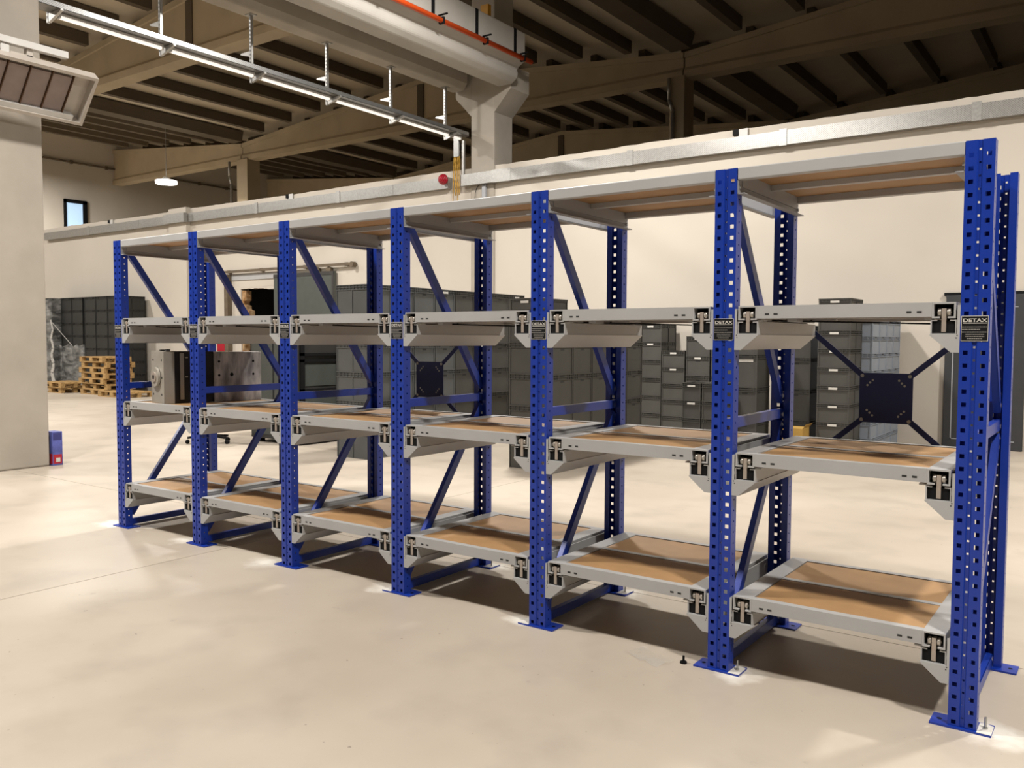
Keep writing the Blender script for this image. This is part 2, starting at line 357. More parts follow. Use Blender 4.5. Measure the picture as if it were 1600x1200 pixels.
# ------------------------------------------------------------------ hanging cable tray with led battens
t = empty('cable_tray', (-10.6, 0, 5.45)); HY = [1.80, 3.335, 4.86, 6.395, 7.93, 9.47]
b = MB(); b.box(.04, .30, 1.0, 9.80, .115, .12); b.box(.04, .045, 1.0, 9.80, .115, .185); b.box(.295, .30, 1.0, 9.80, .115, .185)
b.build('tray', PERFS, t)
for y in HY:
    b = MB(); b.box(-.022, .022, y-.022, y-.018, 0, 1.03); b.box(-.022, -.018, y-.022, y+.02, 0, 1.03); b.box(.018, .022, y-.022, y+.02, 0, 1.03); b.box(-.07, .07, y-.06, y+.06, 1.02, 1.03)
    h = b.build('hanger', GALV, t)
    b = MB()
    for k in range(16): b.box(-.008, .008, y-.0235, y-.0225, .05+k*.06, .08+k*.06)
    b.build('slot', DARKS, h)
    MB().prism([(.022, .11), (.33, .11), (.33, .085), (.022, 0)], y-.018, y+.018).build('bracket_arm', GALV, t)
    MB().prism([(-.022, .48), (-.24, .48), (-.24, .46), (-.022, .40)], y-.018, y+.018).build('bracket_arm', GALV, t)
smooth(MB().cyl((.17, 9.80, .12), (.17, 9.80, .185), .13, 20).build('tray_bend', GALV, t))
b = MB(); b.box(-.06, .07, 9.80, 9.85, -.27, .10); b.build('tray_drop', PERFS, t)
tag(t, 'galvanised cable tray hung from slotted hangers under the girder', 'cable tray')
for k in range(6):
    y0 = HY[k]+.05; y1 = (HY[k+1] if k < 5 else 9.85)-.06
    t = empty('led_batten', (-10.47, y0, 5.50))
    MB().box(-.03, .03, 0, y1-y0, .03, .062).build('housing', WHITEP, t); bev(MB().box(-.028, .028, .02, y1-y0-.02, -.005, .03).build('diffuser', LED, t), .008)
    for yy in (0, y1-y0-.02): MB().box(-.032, .032, yy, yy+.02, -.008, .064).build('end_cap', WHITEP, t)
    tag(t, 'long white led batten lamp clipped under the hanging cable tray', 'lamp', 'led battens under the cable tray')

# cable tray on the wall
t = empty('wall_cable_tray', (0, 9.86, 4.59))
def seg(x0, x1, y0, y1): MB().box(x0, x1, y0-9.86, y1-9.86, 0, .225).build('tray_section', PERF, t)
xsg = [-27.6, -24.9, -22.2, -20.80]
for a, c in zip(xsg[:-1], xsg[1:]): seg(a+.004, c-.004, 9.87, 10.0)
MB().box(-20.80, -19.85, -.12, 0, -.01, .235).build('tray_cover', GALV, t)
xsg = [-19.85, -17.0, -14.1, -12.4, -10.86]
for a, c in zip(xsg[:-1], xsg[1:]): seg(a+.004, c-.004, 9.87, 10.0)
seg(-10.55, -9.72, 9.84, 9.96); MB().prism([(-9.72, -.02), (-9.30, .01), (-9.30, .14), (-9.72, .14)], -.005, .24, 'z').build('tray_cover', GALV, t)
xsg = [-9.30, -6.7, -4.0, -1.3, 1.4, 4.1]
for a, c in zip(xsg[:-1], xsg[1:]): seg(a+.004, c-.004, 9.87, 10.0)
for x in (-6.7, -4.0, -1.3, -14.1, -17.0, -24.9): MB().box(x-.06, x+.06, .0, .012, -.012, .25).build('joint_plate', GALV, t)
tag(t, 'perforated galvanised cable tray along the top of the cream wall', 'cable tray')
# drop cables, alarm bell, conduit, sensors
for k in range(6):
    dx = -10.655 + k*.027; b = MB(); yy = 9.815+.012*(k % 2); pts = [(dx, yy, 5.19)]
    for q in range(1, 7): pts.append((dx+random.uniform(-.002, .002)-.006*q*(k < 1), yy, 5.19-q*(.13 if k % 3 else .165)))
    for p_, q_ in zip(pts[:-1], pts[1:]): b.cyl(p_, q_, .009, 6)
    tag(smooth(b.build('drop_cable', CABLE)), 'yellow cable dropping from the hanging tray down the wall', 'cable', 'yellow cables dropping down the wall')
MBb = MB(); MBb.box(-.02, .035, -.02, .03, 0, .70); tag(MBb.build('conduit_strip', GALV, None, (-10.48, 9.88, 4.80)), 'slim vertical tray strip beside the yellow cables', 'cable tray')
t = empty('alarm_bell', (-10.92, 9.80, 4.76))
b = MB()
for k in range(5):
    a0, a1 = k*PI/10, (k+1)*PI/10; b.cyl((0, -.12*math.sin(a0), 0), (0, -.12*math.sin(a1)-.001, 0), .11*math.cos(a0), 16, 0, max(.004, .11*math.cos(a1)))
smooth(b.build('bell_dome', REDP, t)); MB().cyl((0, 0, 0), (0, .06, 0), .07, 12).build('bell_base', REDP, t); tag(t, 'round red alarm bell beside the yellow cables', 'bell')
b = MB(); b.box(0, .09, 0, .05, 0, .42); b.box(.02, .07, .0, .05, .40, .5); tag(b.build('conduit', GREYD, None, (-10.02, 9.91, 4.16)), 'short grey conduit under the wall tray on the column', 'conduit')
b = MB(); pts = [(-10.0+.12*math.cos(a)-.1, 9.945, 4.35+.24*math.sin(a)) for a in [PI/2+k*PI/8 for k in range(9)]]
for p_, q_ in zip(pts[:-1], pts[1:]): b.cyl(p_, q_, .006, 6)
tag(b.build('loose_wire', BLACK), 'thin looped wire hanging under the wall tray', 'wire')
for x, nm in ((-4.81, 'above the long wall tray'), (-15.95, 'over the sliding door side'), (-23.9, 'above the wrapped crates')):
    t = empty('wall_sensor', (x, 9.95, WT)); MB().box(-.05, .05, 0, .049, -.09, 0).build('body', BLACK, t); MB().box(.05, .2, .01, .049, -.12, .0).build('bracket', WHITEP, t)
    tag(t, 'small black sensor with white bracket %s' % nm, 'sensor')

# ------------------------------------------------------------------ radiant heater on the column
t = empty('radiant_heater', (-9.30, 0, 4.22), 0)
# local panel frame: a = along Y, b = up the tilted face, n = out of the face
HB = Vector((-.20, 0, -.235)); HT = Vector((.20, 0, .235)); BD = (HT-HB).normalized(); ND = Vector((BD.z, 0, -BD.x)); HL = (HT-HB).length
def hp(a, bb, n): return HB + BD*bb + ND*n + Vector((0, a, 0))
def hbox(a0, a1, b0, b1, n0, n1, name, mt_):
    vs = [hp(a, bb, n) for n in (n0, n1) for (a, bb) in ((a0, b0), (a1, b0), (a1, b1), (a0, b1))]
    return MB().add(vs, [(0,3,2,1),(4,5,6,7),(0,1,5,4),(1,2,6,5),(2,3,7,6),(3,0,4,7)]).build(name, mt_, t)
A0, A1 = -.35, 1.61
hbox(A0, A1, 0, .035, -.11, 0, 'frame_side', HFRAME); hbox(A0, A1, HL-.035, HL, -.11, 0, 'frame_side', HFRAME)
hbox(A0, A0+.035, .035, HL-.035, -.11, 0, 'frame_side', HFRAME); hbox(A1-.035, A1, .035, HL-.035, -.11, 0, 'frame_side', HFRAME)
hbox(A0, A1, 0, HL, -.13, -.11, 'back_plate', HFRAME)
k = 0; a = A0+.12
while a+.2 < A1-.08:
    hbox(a, a+.205, .10, HL-.09, -.085, -.06, 'ceramic_tile', CERAM); hbox(a+.211, a+.219, .07, HL-.04, -.085, -.035, 'divider', HDIV); a += .23
hbox(A0+.04, A1-.12, .036, .095, -.10, -.02, 'reflector', WHITEP)
MB().box(.05, .13, -.3, 1.30, .40, .47).build('mounting_rail', WHITEP, t); MB().box(-.05, .10, .55, .95, .26, .33).build('housing', HFRAME, t)
for yy in (.62, .90): MB().box(.03, .10, yy-.03, yy+.03, .30, .41).build('mount_link', HFRAME, t)
MB().box(-.46, .12, .60, .68, .30, .38).build('wall_arm', WHITEP, t)
tag(t, 'tilted radiant heater with ceramic tiles on the concrete column', 'heater')

# ------------------------------------------------------------------ the blue rack
rack = tag(empty('pull_out_rack', (0, 0, 0)), 'long blue steel rack with six bays and grey shelf rails', 'rack')
def upright_mesh():
    path = [((.032, .060), 0), ((0, .060), 0), ((0, .036), 0), ((0, .026), 2), ((0, 0), 0), ((.012, 0), 0), ((.029, 0), 1), ((.041, 0), 0), ((.044, .005), 0), ((.0466, .005), 0),
            ((.0546, .005), 3), ((.0572, .005), 0), ((.0602, 0), 0), ((.0722, 0), 0), ((.0892, 0), 1), ((UW, 0), 0), ((UW, .026), 0), ((UW, .036), 2), ((UW, .060), 0), ((UW-.032, .060), 0)]
    zc = [(0, 0), (.016, 0), (.033, 1), (.0415, 0), (.0495, 2), (.05, 0)]
    zs = [(0.0, 0)]; n = 45
    for i in range(n):
        for (z, k) in zc[1:]: zs.append((i*.05+z, k))
    zs.append((H, 0))
    import bmesh
    bm = bmesh.new(); vs = [[bm.verts.new((p[0], p[1], z)) for (p, _) in path] for (z, _) in zs]
    for j in range(1, len(zs)):
        for i in range(1, len(path)):
            hk, zk = path[i][1], zs[j][1]
            if (hk == 1 and zk == 1) or (hk in (2, 3) and zk == 2): continue
            bm.faces.new((vs[j-1][i-1], vs[j-1][i], vs[j][i], vs[j][i-1]))
    bmesh.ops.recalc_face_normals(bm, faces=bm.faces)
    bmesh.ops.solidify(bm, geom=bm.faces[:], thickness=.0025)
    me = bpy.data.meshes.new('upright'); 
    loose = [v for v in bm.verts if not v.link_faces]
    bmesh.ops.delete(bm, geom=loose, context='VERTS')
    bm.to_mesh(me); bm.free(); me.materials.append(BLUE); return me
UPM = upright_mesh()
b = MB(); b.prism([(-.065, -.012), (UW+.052, -.012), (UW+.052, .098), (-.065, .098)], 0, .008, 'z')
b.cyl((-.036, .043, .0081), (-.036, .043, .0083), .010, 12, 1); b.cyl((UW+.026, .043, .0081), (UW+.026, .043, .0083), .010, 12, 1)
BPM = b.mesh('base_plate', [BLUE, BLACK])
def text_into(b, body, size, x, y, z, mi, sx=1.0):
    cu = bpy.data.curves.new('t', 'FONT'); cu.body = body; cu.size = size; cu.align_x = 'CENTER'; cu.offset = size*.025
    ob = bpy.data.objects.new('t', cu); C.objects.link(ob); dg = bpy.context.evaluated_depsgraph_get(); dg.update()
    me = bpy.data.meshes.new_from_object(ob.evaluated_get(dg)); vs = [(x+v.co.x*sx, y, z+v.co.y) for v in me.vertices]
    b.add(vs, [tuple(p.vertices) for p in me.polygons], mi); bpy.data.objects.remove(ob); bpy.data.curves.remove(cu); bpy.data.meshes.remove(me)
def plate_mesh():
    b = MB(); X0, X1, Z0, Z1 = .004, .097, 1.519, 1.616; e = .0022
    b.box(X0, X1, -.002, -.0002, Z0, Z1, 1); b.box(X0+e, X1-e, -.0026, -.0019, Z0+e, Z1-e, 0)
    cx = (X0+X1)/2; text_into(b, 'DETAX', .0185, cx, -.003, Z1-.0235, 1, 1.38)
    b.box(cx-.040, cx+.041, -.003, -.0027, Z1-.0295, Z1-.0265, 1)
    rows = [(.003, .088, .0422), (.003, .066, .0520), (.003, .088, .0620), (.016, .080, .0705), (.016, .080, .0785), (.021, .073, .0870)]
    for (a, c, dz) in rows:          # fine print, too small to read: broken strokes
        x = X0+a
        while x < X0+c:
            wd = random.uniform(.003, .009); b.box(x, min(x+wd, X0+c), -.003, -.0027, Z1-dz-.0016, Z1-dz+.0012, 2); x += wd+.0012
    return b.mesh('name_plate', [BLACK, STICK, mat('grey_print', (.42, .40, .37), .6)])
NPM = plate_mesh()
dusty = {6: 1, 5: 1, 4: -1, 3: -1, 2: -1, 1: -1, 0: -1}
for i, x in enumerate(UX):
    f = put('upright', UPM, rack, (x, 0, 0)); put('base_plate', BPM, f); put('name_plate', NPM, f)
    r = put('upright', UPM, rack, (x+UW, D, 0), (0, 0, PI)); put('base_plate', BPM, r)
    s = dusty[i]; x0, x1 = (UW+.001, UW+.0515) if s > 0 else (-.0645, -.001)
    if i in (6, 5, 4, 3):
        bb = MB(); bb.prism([(x0, -.011), (x1, -.011), (x1, .08), ((x0+x1)/2, .095), (x0, .09)], .0082, .0095, 'z'); bb.build('drilling_dust', DUST, f)
    cxp = UW+.026 if s > 0 else -.036
    if i in (6, 5): bb = MB(); bb.cyl((cxp, .043, .008), (cxp, .043, .055), .0045, 8); bb.cyl((cxp, .043, .009), (cxp, .043, .016), .009, 6); bb.build('anchor_bolt', ZINC, f)
    if i in (4, 3): bb = MB(); bb.prism([(-.0645, -.011), (-.001, -.011), (-.001, .09), (-.06, .08)], .0082, .0095, 'z'); bb.build('drilling_dust', DUST, r); bb = MB(); bb.cyl((-.036, .043, .008), (-.036, .043, .06), .0045, 8); bb.build('anchor_bolt', ZINC, r)
    # bracing of the frame
    xc = UW/2
    def brace(p, q, name):
        bb = MB(); d = Vector(q)-Vector(p); n = Vector((0, -d.z, d.y)).normalized()
        bb.bar(Vector(p)+Vector((.028, 0, 0)), Vector(q)+Vector((.028, 0, 0)), .004, .048, 0, ref=(n if abs(n.z) > .01 else (0, 0, 1)))
        for s_ in (-1, 1): bb.bar(Vector(p)+n*.022*s_+Vector((.014, 0, 0)), Vector(q)+n*.022*s_+Vector((.014, 0, 0)), .028, .004, 0, ref=n)
        bb.build(name, BLUE, rack, (x+xc-.016, 0, 0))
    brace((0, .075, 2.225), (0, D-.06, 1.205), 'diagonal_brace'); brace((0, .075, .10), (0, D-.06, 1.085), 'diagonal_brace')
    brace((0, .035, 1.136), (0, D-.035, 1.136), 'horizontal_brace'); brace((0, .035, .036), (0, D-.035, .036), 'horizontal_brace')
CLR = W_-UW
def rail_mesh(s):
    X = lambda v: v if s > 0 else -v
    b = MB(); y0, y1 = .004, D-.004
    def strip(a, c, e, f_): b.box(min(X(a), X(c)), max(X(a), X(c)), y0, y1, e, f_)
    strip(0, .005, -.193, -.012)                                             # plate against the uprights
    strip(.012, .105, -.126, -.121); strip(.012, .017, -.121, -.068); strip(.100, .105, -.121, -.068)
    strip(.017, .036, -.073, -.068); strip(.081, .100, -.073, -.068)         # lips
    strip(.005, .012, -.10, -.085)
    b.prism([(X(.105), -.126), (X(.030), -.191), (X(.030), -.195), (X(.109), -.127)], y0, y1)
    strip(.004, .032, -.195, -.191)
    for (ya, yb) in ((0, .004), (D-.004, D)):
        b.prism([(X(0), -.195), (X(.030), -.195), (X(.1055), -.130), (X(.1055), -.1235), (X(0), -.1235)], ya, yb)
        b.box(min(X(0), X(.010)), max(X(0), X(.010)), ya, yb, -.1235, -.012)
    for (xx, zz) in ((.009, -.129), (.012, -.139)): b.cyl((X(xx), -.0004, zz), (X(xx), .001, zz), .0024, 8, 1)
    return b.mesh('support_rail', [GREY, BLACK])
RLM = {1: rail_mesh(1), -1: rail_mesh(-1)}
STM = MB().box(-.008, .008, .006, D-.01, -.116, -.0235).mesh('roller_stem', STEMM)
b = MB()
b.cyl((0.002, 0, 0), (.0145, 0, 0), .0165, 16); b.cyl((.0145, 0, 0), (.017, 0, 0), .007, 10); b.cyl((-.0005, 0, 0), (.002, 0, 0), .007, 10)
ROM = b.mesh('roller', ROLLM)
for p in ROM.polygons: p.use_smooth = len(p.vertices) == 4
ESM = MB().box(-.0405, .0405, .010, .016, -.120, -.074).mesh('rail_shade_plate', BLACK)  # added black sheet, stands for the shade inside the hollow rail
NAMEB = ['first', 'second', 'third', 'fourth', 'fifth', 'last']
b = MB()
CHT = .0065
b.box(-.042, .042, 0, D, -CHT, 0); b.box(-.042, -.042+CHT, 0, D, -.062, -CHT); b.box(.042-CHT, .042, 0, D, -.062, -CHT)
b.box(-.042+CHT, -.0145, 0, D, -.062, -.0555); b.box(.0145, .042-CHT, 0, D, -.062, -.0555)
CHM = b.mesh('side_channel', GREY)
CBM = MB().box(-.035, .035, .0395, .044, -.055, -.007).mesh('channel_shade_plate', BLACK)  # black sheet put in as the shade of the hollow channel
FX0, FX1 = .1005, CLR-.1005
b = MB(); b.box(FX0, FX1, 0, .003, -.056, 0); b.box(FX0, FX1, .003, .040, -.003, 0); b.box(FX0, FX1, .003, .020, -.056, -.053)
for xx in (FX0+.045, FX0+.083, FX1-.045, FX1-.083): b.box(xx-.009, xx+.009, -.0006, .0, -.041, -.033, 1)
FBM = b.mesh('front_bar', [GREY, DARKS])
b = MB(); b.box(FX0, FX1, -.003, 0, -.056, 0); b.box(FX0, FX1, -.040, -.003, -.003, 0)
for xx in (FX0+.045, FX1-.045): b.box(xx-.009, xx+.009, -.0005, .0006, -.041, -.033, 1)
RBM = b.mesh('rear_bar', [GREY, DARKS])
MBM = MB().box(FX0, FX1, -.018, .018, -.05, -.0015).mesh('middle_bar', GREY)
bh = D/2-.018-.040-.003
BOM = MB().box(FX0+.002, FX1-.002, 0, bh, -.022, -.004).mesh('board', BOARD)
TAB = MB().box(0, .03, 0, .04, -.068, -.062).mesh('stop_tab', GREY)
def shelf(i, k):
    zt = LEV[k]; x0 = UX[i]+UW
    lab = 'grey pull-out shelf, %s level, in the %s bay counted from the concrete pillar end' % (('lowest', 'middle', 'upper')[k], NAMEB[i])
    t = tag(empty('pull_out_shelf', (x0, 0, zt)), lab, 'shelf', 'pull-out shelves of the blue rack')
    for xx in (.058, CLR-.058): c = put('side_channel', CHM, t, (xx, 0, 0)); put('channel_shade_plate', CBM, c)
    put('front_bar', FBM, t); put('rear_bar', RBM, t, (0, D, 0)); put('middle_bar', MBM, t, (0, D/2, 0))
    put('board', BOM, t, (0, .0415, 0)); put('board', BOM, t, (0, D/2+.0195, 0))
    put('stop_tab', TAB, t, (CLR-.13, .01, 0)); put('stop_tab', TAB, t, (.1, .01, 0))
    if k == 2:
        bb = MB(); bb.cyl((.16, .14, -.064), (CLR-.10, .10, -.082), .0035, 6); bb.cyl((.10, .2, -.06), (.30, .14, -.064), .0035, 6); bb.build('latch_rod', BLACK, t)
        bb = MB(); bb.box(.17, .40, .14, .17, -.066, -.058); bb.box(.22, .26, .05, .14, -.07, -.056); bb.build('latch_plate', GREYD, t)
for i in range(6):
    x0 = UX[i]+UW
    for k in range(3):
        for s in (1, -1):
            o = put('support_rail', RLM[s], rack, (x0 if s > 0 else x0+CLR, 0, LEV[k])); cx = .058*s
            put('roller_stem', STM, o, (cx, 0, 0)); put('rail_shade_plate', ESM, o, (cx, 0, 0))
            for yy in (.022, D-.03):
                put('roller', ROM, o, (cx+.0085, yy, -.0388)); put('roller', ROM, o, (cx-.0085, yy, -.0388), (0, 0, PI))
        shelf(i, k)
    # fixed top shelf
    z0, z1 = 2.228, 2.281
    for (ya, yb, nm) in ((.001, .042, 'front_top_beam'), (D-.042, D-.001, 'rear_top_beam')): bev(MB().box(x0+.001, x0+CLR-.001, ya, yb, z0, z1).build(nm, GREY, rack), .004)
    MB().box(x0+.012, x0+CLR-.012, D/2-.02, D/2+.02, 2.236, 2.262).build('middle_top_beam', GREY, rack)
    for (ya, yb) in ((.044, D/2-.001), (D/2+.001, D-.044)): MB().box(x0+.004, x0+CLR-.004, ya, yb, 2.2625, 2.279).build('top_board', BOARD, rack)
    for s in (1, -1):
        X = lambda v: (x0+v) if s > 0 else (x0+CLR-v)
        bb = MB(); bb.box(min(X(0), X(.004)), max(X(0), X(.004)), .004, D-.004, 2.168, 2.2275); bb.box(min(X(0), X(.034)), max(X(0), X(.034)), .004, D-.004, 2.166, 2.170)
        bb.box(min(X(.004), X(.010)), max(X(.004), X(.010)), .045, D-.045, 2.20, 2.262)
        a = bb.build('side_support', GREYD, rack)
        bb = MB()
        for yy in (.022, D-.022): bb.cyl((X(.004), yy, 2.197), (X(.012), yy, 2.197), .008, 10)
        bb.build('bolt', ZINC, a)
# rear cross bracing in the third and last bays
for i in (2, 5):
    xa, xb = UX[i]+UW, UX[i+1]; cx, cz = (xa+xb)/2+.005, 1.233; y = D+.004; h = .125
    pl = bev(MB().box(cx-h, cx+h, y-.006, y-.002, cz-h, cz+h).build('brace_plate', NAVY, rack), .001)
    bb = MB()
    for sx in (-1, 1):
        for sz in (-1, 1):
            bb.cyl((cx+sx*(h-.014), y-.012, cz+sz*(h-.014)), (cx+sx*(h-.014), y-.006, cz+sz*(h-.014)), .009, 10, 0)
            for q in range(3):
                d = .038+q*.013; off = (q-1)*.012
                bb.cyl((cx+sx*(h-d-off*0), y-.0068, cz+sz*(h-.062+q*.013)), (cx+sx*(h-d), y-.006, cz+sz*(h-.062+q*.013)), .0055, 10, 0)
    bb.build('bolt', ZINC, pl)
    for sx in (-1, 1):
        for sz in (-1, 1):
            e = xb+.03 if sx > 0 else xa-.03; L = abs(e-cx)-h
            p_ = Vector((cx+sx*(h-.02), y, cz+sz*(h-.02))); q_ = Vector((e, y, cz+sz*(h+L*.86)))
            MB().bar(p_, q_, .028, .004, 0, ref=(0, 1, 0)).build('brace_strap', NAVY, rack)

# ------------------------------------------------------------------ injection mould on the first bay's middle shelf
zt = LEV[1]-.004
t = tag(empty('injection_mould', (-5.425, .045, zt), math.radians(-11)), 'heavy steel injection mould with a round locating ring on the rack', 'mould')
Wm = .245
def mb(y0, y1, x0, x1, z1, nm, m_): return bev(MB().box(x0, x1, y0, y1, 0, z1).build(nm, m_, t), .003)
fp = mb(0, .085, -Wm, 0, .405, 'clamp_plate', STEEL)
bb = MB(); cx, cz = -Wm*.52, .205
bb.cyl((cx, -.004, cz), (cx, -.022, cz), .075, 32); fr = bb.build('locating_ring', STEEL, fp)
bb = MB(); bb.cyl((cx, -.0222, cz), (cx, -.030, cz), .04, 24); bb.build('sprue_bush', STEMM, fp)
bb = MB(); bb.cyl((cx, -.0302, cz), (cx, -.031, cz), .018, 16); bb.build('sprue_hole', BLACK, fp)
for (xx, zz) in ((-.205, .335), (-.04, .335), (-.205, .20), (-.035, .20), (-.205, .07), (-.04, .07)): MB().cyl((xx, -.0006, zz), (xx, .0, zz), .009, 10).build('bolt_hole', BLACK, fp)
bb = MB(); bb.box(-.02, .01, .02, .05, .405, .42); bb.box(-.15, -.12, .03, .06, .405, .415); bb.build('lifting_stud', DARKS, fp)
mb(.085, .40, -Wm+.01, -.012, .40, 'ejector_housing', mat('near_black_steel', (.012, .011, .011), .45, .2, .3))  # near-black middle section, slightly inset between plate and block
bb = MB(); bb.box(-.011, -.004, .13, .16, .03, .39); bb.box(-.011, -.002, .17, .19, .35, .36); bb.box(-.011, -.002, .17, .19, .20, .21); bb.build('side_strap', STEEL, t)
mb(.40, .80, -Wm, 0, .395, 'cavity_block', STEEL2)
for (yy, zz, r_) in ((.44, .32, .010), (.44, .21, .010), (.44, .10, .010), (.545, .215, .015), (.73, .32, .010), (.73, .215, .010), (.73, .10, .010)): MB().cyl((0, yy, zz), (.0008, yy, zz), r_, 12).build('cooling_port', BLACK, t)

# ------------------------------------------------------------------ plastic crates
cache = {}
def crate_mesh(wd, dp, h, m_, ribs):
    key = (round(wd, 3), round(dp, 3), round(h, 3), m_.name, ribs)
    if key in cache: return cache[key]
    b = MB(); e = .012; rim = min(.07, h*.26)
    # walls and base, hollow above
    b.box(-wd/2+e, wd/2-e, -dp/2+e, dp/2-e, 0, .012)
    for (x0, x1, y0, y1) in ((-wd/2+e, wd/2-e, -dp/2+e, -dp/2+e+.004), (-wd/2+e, wd/2-e, dp/2-e-.004, dp/2-e), (-wd/2+e, -wd/2+e+.004, -dp/2+e, dp/2-e), (wd/2-e-.004, wd/2-e, -dp/2+e, dp/2-e)): b.box(x0, x1, y0, y1, .012, h)
    for (z0, z1) in ((h-.012, h), (h-rim, h-rim+.008), (h-rim*.55, h-rim*.55+.006)):
        b.box(-wd/2, wd/2, -dp/2, -dp/2+e, z0, z1); b.box(-wd/2, wd/2, dp/2-e, dp/2, z0, z1); b.box(-wd/2, -wd/2+e, -dp/2+e, dp/2-e, z0, z1); b.box(wd/2-e, wd/2, -dp/2+e, dp/2-e, z0, z1)
    n = 9                                             # small ribs in the rim band
    for q in range(n+1):
        x = -wd/2+.01+(wd-.02)*q/n; y = -dp/2+.01+(dp-.02)*q/n
        if abs(q-n/2) > 1.6: b.box(x-.003, x+.003, -dp/2+.002, -dp/2+e, h-rim, h)
        b.box(wd/2-e, wd/2-.002, y-.003, y+.003, h-rim, h); b.box(-wd/2+.002, -wd/2+e, y-.003, y+.003, h-rim, h)
    for q in range(ribs+1):                           # tall ribs and corner posts
        x = -wd/2+.012+(wd-.024)*q/ribs; y = -dp/2+.012+(dp-.024)*q/ribs
        if q in (0, ribs): b.box(x-.008, x+.008, -dp/2+.003, -dp/2+e, 0, h-rim)
        b.box(wd/2-e, wd/2-.002, y-.006, y+.006, 0, h-rim); b.box(-wd/2+.002, -wd/2+e, y-.006, y+.006, 0, h-rim)
    b.box(-.05, .05, -dp/2+e-.0006, -dp/2+e, h-rim*.5, h-rim*.22, 1); b.box(-.04, .04, -dp/2+e-.0006, -dp/2+e, h-rim-.03, h-rim-.008, 1) if h > .3 else None
    me = b.mesh('crate', [m_, DARKS]); cache[key] = me; return me
LBL = MB().box(-.055, .055, -.0012, 0, -.014, .014).mesh('paper_label', STICK)
LBLW = MB().box(-.13, .13, -.0012, 0, -.02, .02).mesh('paper_label', STICK)
def crate(x, y, z, wd, dp, h, m_, lab, grp, rz=0, ribs=2, sticker=None):
    o = put('plastic_crate', crate_mesh(wd, dp, h, m_, ribs), None, (x, y, z), (0, 0, rz)); tag(o, lab, 'crate', grp)
    if sticker == 1: put('paper_label', LBL, o, (0, -dp/2-.0005, h-.042))
    if sticker == 2: put('paper_label', LBLW, o, (-.02, -dp/2+.010, h*.80))
    return o
E90 = PI/2
# long wall of crates behind the third bay; short ends face the rack end (+X)
LAB = 'large grey plastic crate in the long stacked row behind the third and fourth bays'
for c in range(8):
    for k in range(6): crate(-7.43, 4.115+c*.425, k*.366, .415, .58, .366, CRATEL if c < 4 else CRATE, 'large grey crate %s up, %s stack of the long row from the tool cabinet' % (ORD[k+1], ORD[c+1]), 'crates in the long stacked row', E90, 2, 1 if (k == 5 and c % 2 == 1) or (k == 3 and c == 5) else None)
LAB = 'dark grey plastic crate in the block behind the fifth bay'
for c in range(5):
    for k in range(5): crate(-5.10, 4.72+c*.445, k*.372, .435, .62, .372, CRATE, 'dark grey crate %s from the floor, %s stack of the block behind the fifth bay' % (ORD[k+1], ORD[c+1]), 'crates in the block behind the fifth bay', E90, 1, 1 if k == 4 and c in (0, 2) else None)
crate(-5.12, 4.70, 5*.372, .42, .6, .13, CRATE, 'shallow grey crate with a pale label on top of the block behind the fifth bay', None, 0, 2, 1)
LAB = 'grey plastic crate stacked against the cream wall behind the fifth bay'
for c, (x, n, h) in enumerate(((-6.42, 6, .297), (-5.98, 6, .297), (-5.56, 5, .268), (-5.13, 5, .316), (-4.70, 5, .316))):
    for k in range(n): crate(x, 9.60, k*h, .41, .58, h, CRATE, 'grey crate %s from the floor in the %s stack against the cream wall' % (ORD[k+1], ORD[c+1]), 'crates against the wall behind the fifth bay', 0, 2, 1 if k in (n-1, n-2) else None)
LAB = 'low grey crate in the pair of short stacks in front of the wall crates'
for x in (-4.23, -3.93 - .02):
    for k in range(4): crate(x, 7.25, k*.236, .27 if x < -4 else .26, .4, .236, CRATE, 'low grey crate %s from the floor in the short stack %s' % (ORD[k+1], 'with pale labels' if x < -4 else 'without labels'), 'crates in the short stacks', 0, 2, 1 if x < -4 and k >= 2 else None)
LAB = 'tall dark grey crate stacked behind the fifth upright from the pillar'
for k in range(4): crate(-3.66, 7.75, k*.445, .34, .5, .445, CRATE, 'tall dark grey crate %s from the floor in the strip-labelled stack' % ORD[k+1] if k != 2 else 'tall dark grey crate with a wide white strip label', 'tall crates' if k != 2 else None, 0, 1, 2 if k == 2 else None)
LAB = 'tall dark grey crate beside the yellow carton'
for k in range(4): crate(-3.16, 8.35, k*.43, .40, .55, .43, CRATE, 'tall dark grey crate %s from the floor beside the yellow carton' % ORD[k+1], 'tall crates beside the carton', 0, 1)
LAB = 'grey labelled crate in the single tower behind the cross brace of the last bay'
for k in range(8): crate(-2.535, 7.9, k*.2365, .41, .58, .2365, CRATE, 'grey labelled crate %s from the floor in the tower behind the cross brace' % ORD[k+1], 'crates in the labelled tower', 0, 2, 1)
crate(-2.535, 7.9, 8*.2365, .41, .58, .165, CRATE, 'shallow labelled crate crowning the tower behind the cross brace', None, 0, 2, 1)
LAB = 'blue-grey crate in the four-wide stack against the wall behind the cross brace'
for c in range(4):
    for k in range(8): crate(-2.48, 8.43+c*.415, k*.226, .41, .55, .226, CRATEB, 'blue-grey crate %s from the floor, %s stack from the labelled tower towards the wall' % (ORD[k+1], ORD[c+1]), 'crates in the four-wide stack', E90, 2)
t = empty('carton', (-2.93, 7.40, 0)); bev(MB().box(-.13, .13, -.14, .14, 0, .40).build('box', CARD, t), .004)
for s in (-1, 1): MB().add([(s*.13, -.14, .40), (s*.13, .14, .40), (s*.17, .14, .45), (s*.17, -.14, .45), (s*.13, -.14, .404), (s*.13, .14, .404), (s*.17, .14, .454), (s*.17, -.14, .454)], [(0,3,2,1),(4,5,6,7),(0,1,5,4),(1,2,6,5),(2,3,7,6),(3,0,4,7)]).build('flap', CARD, t)
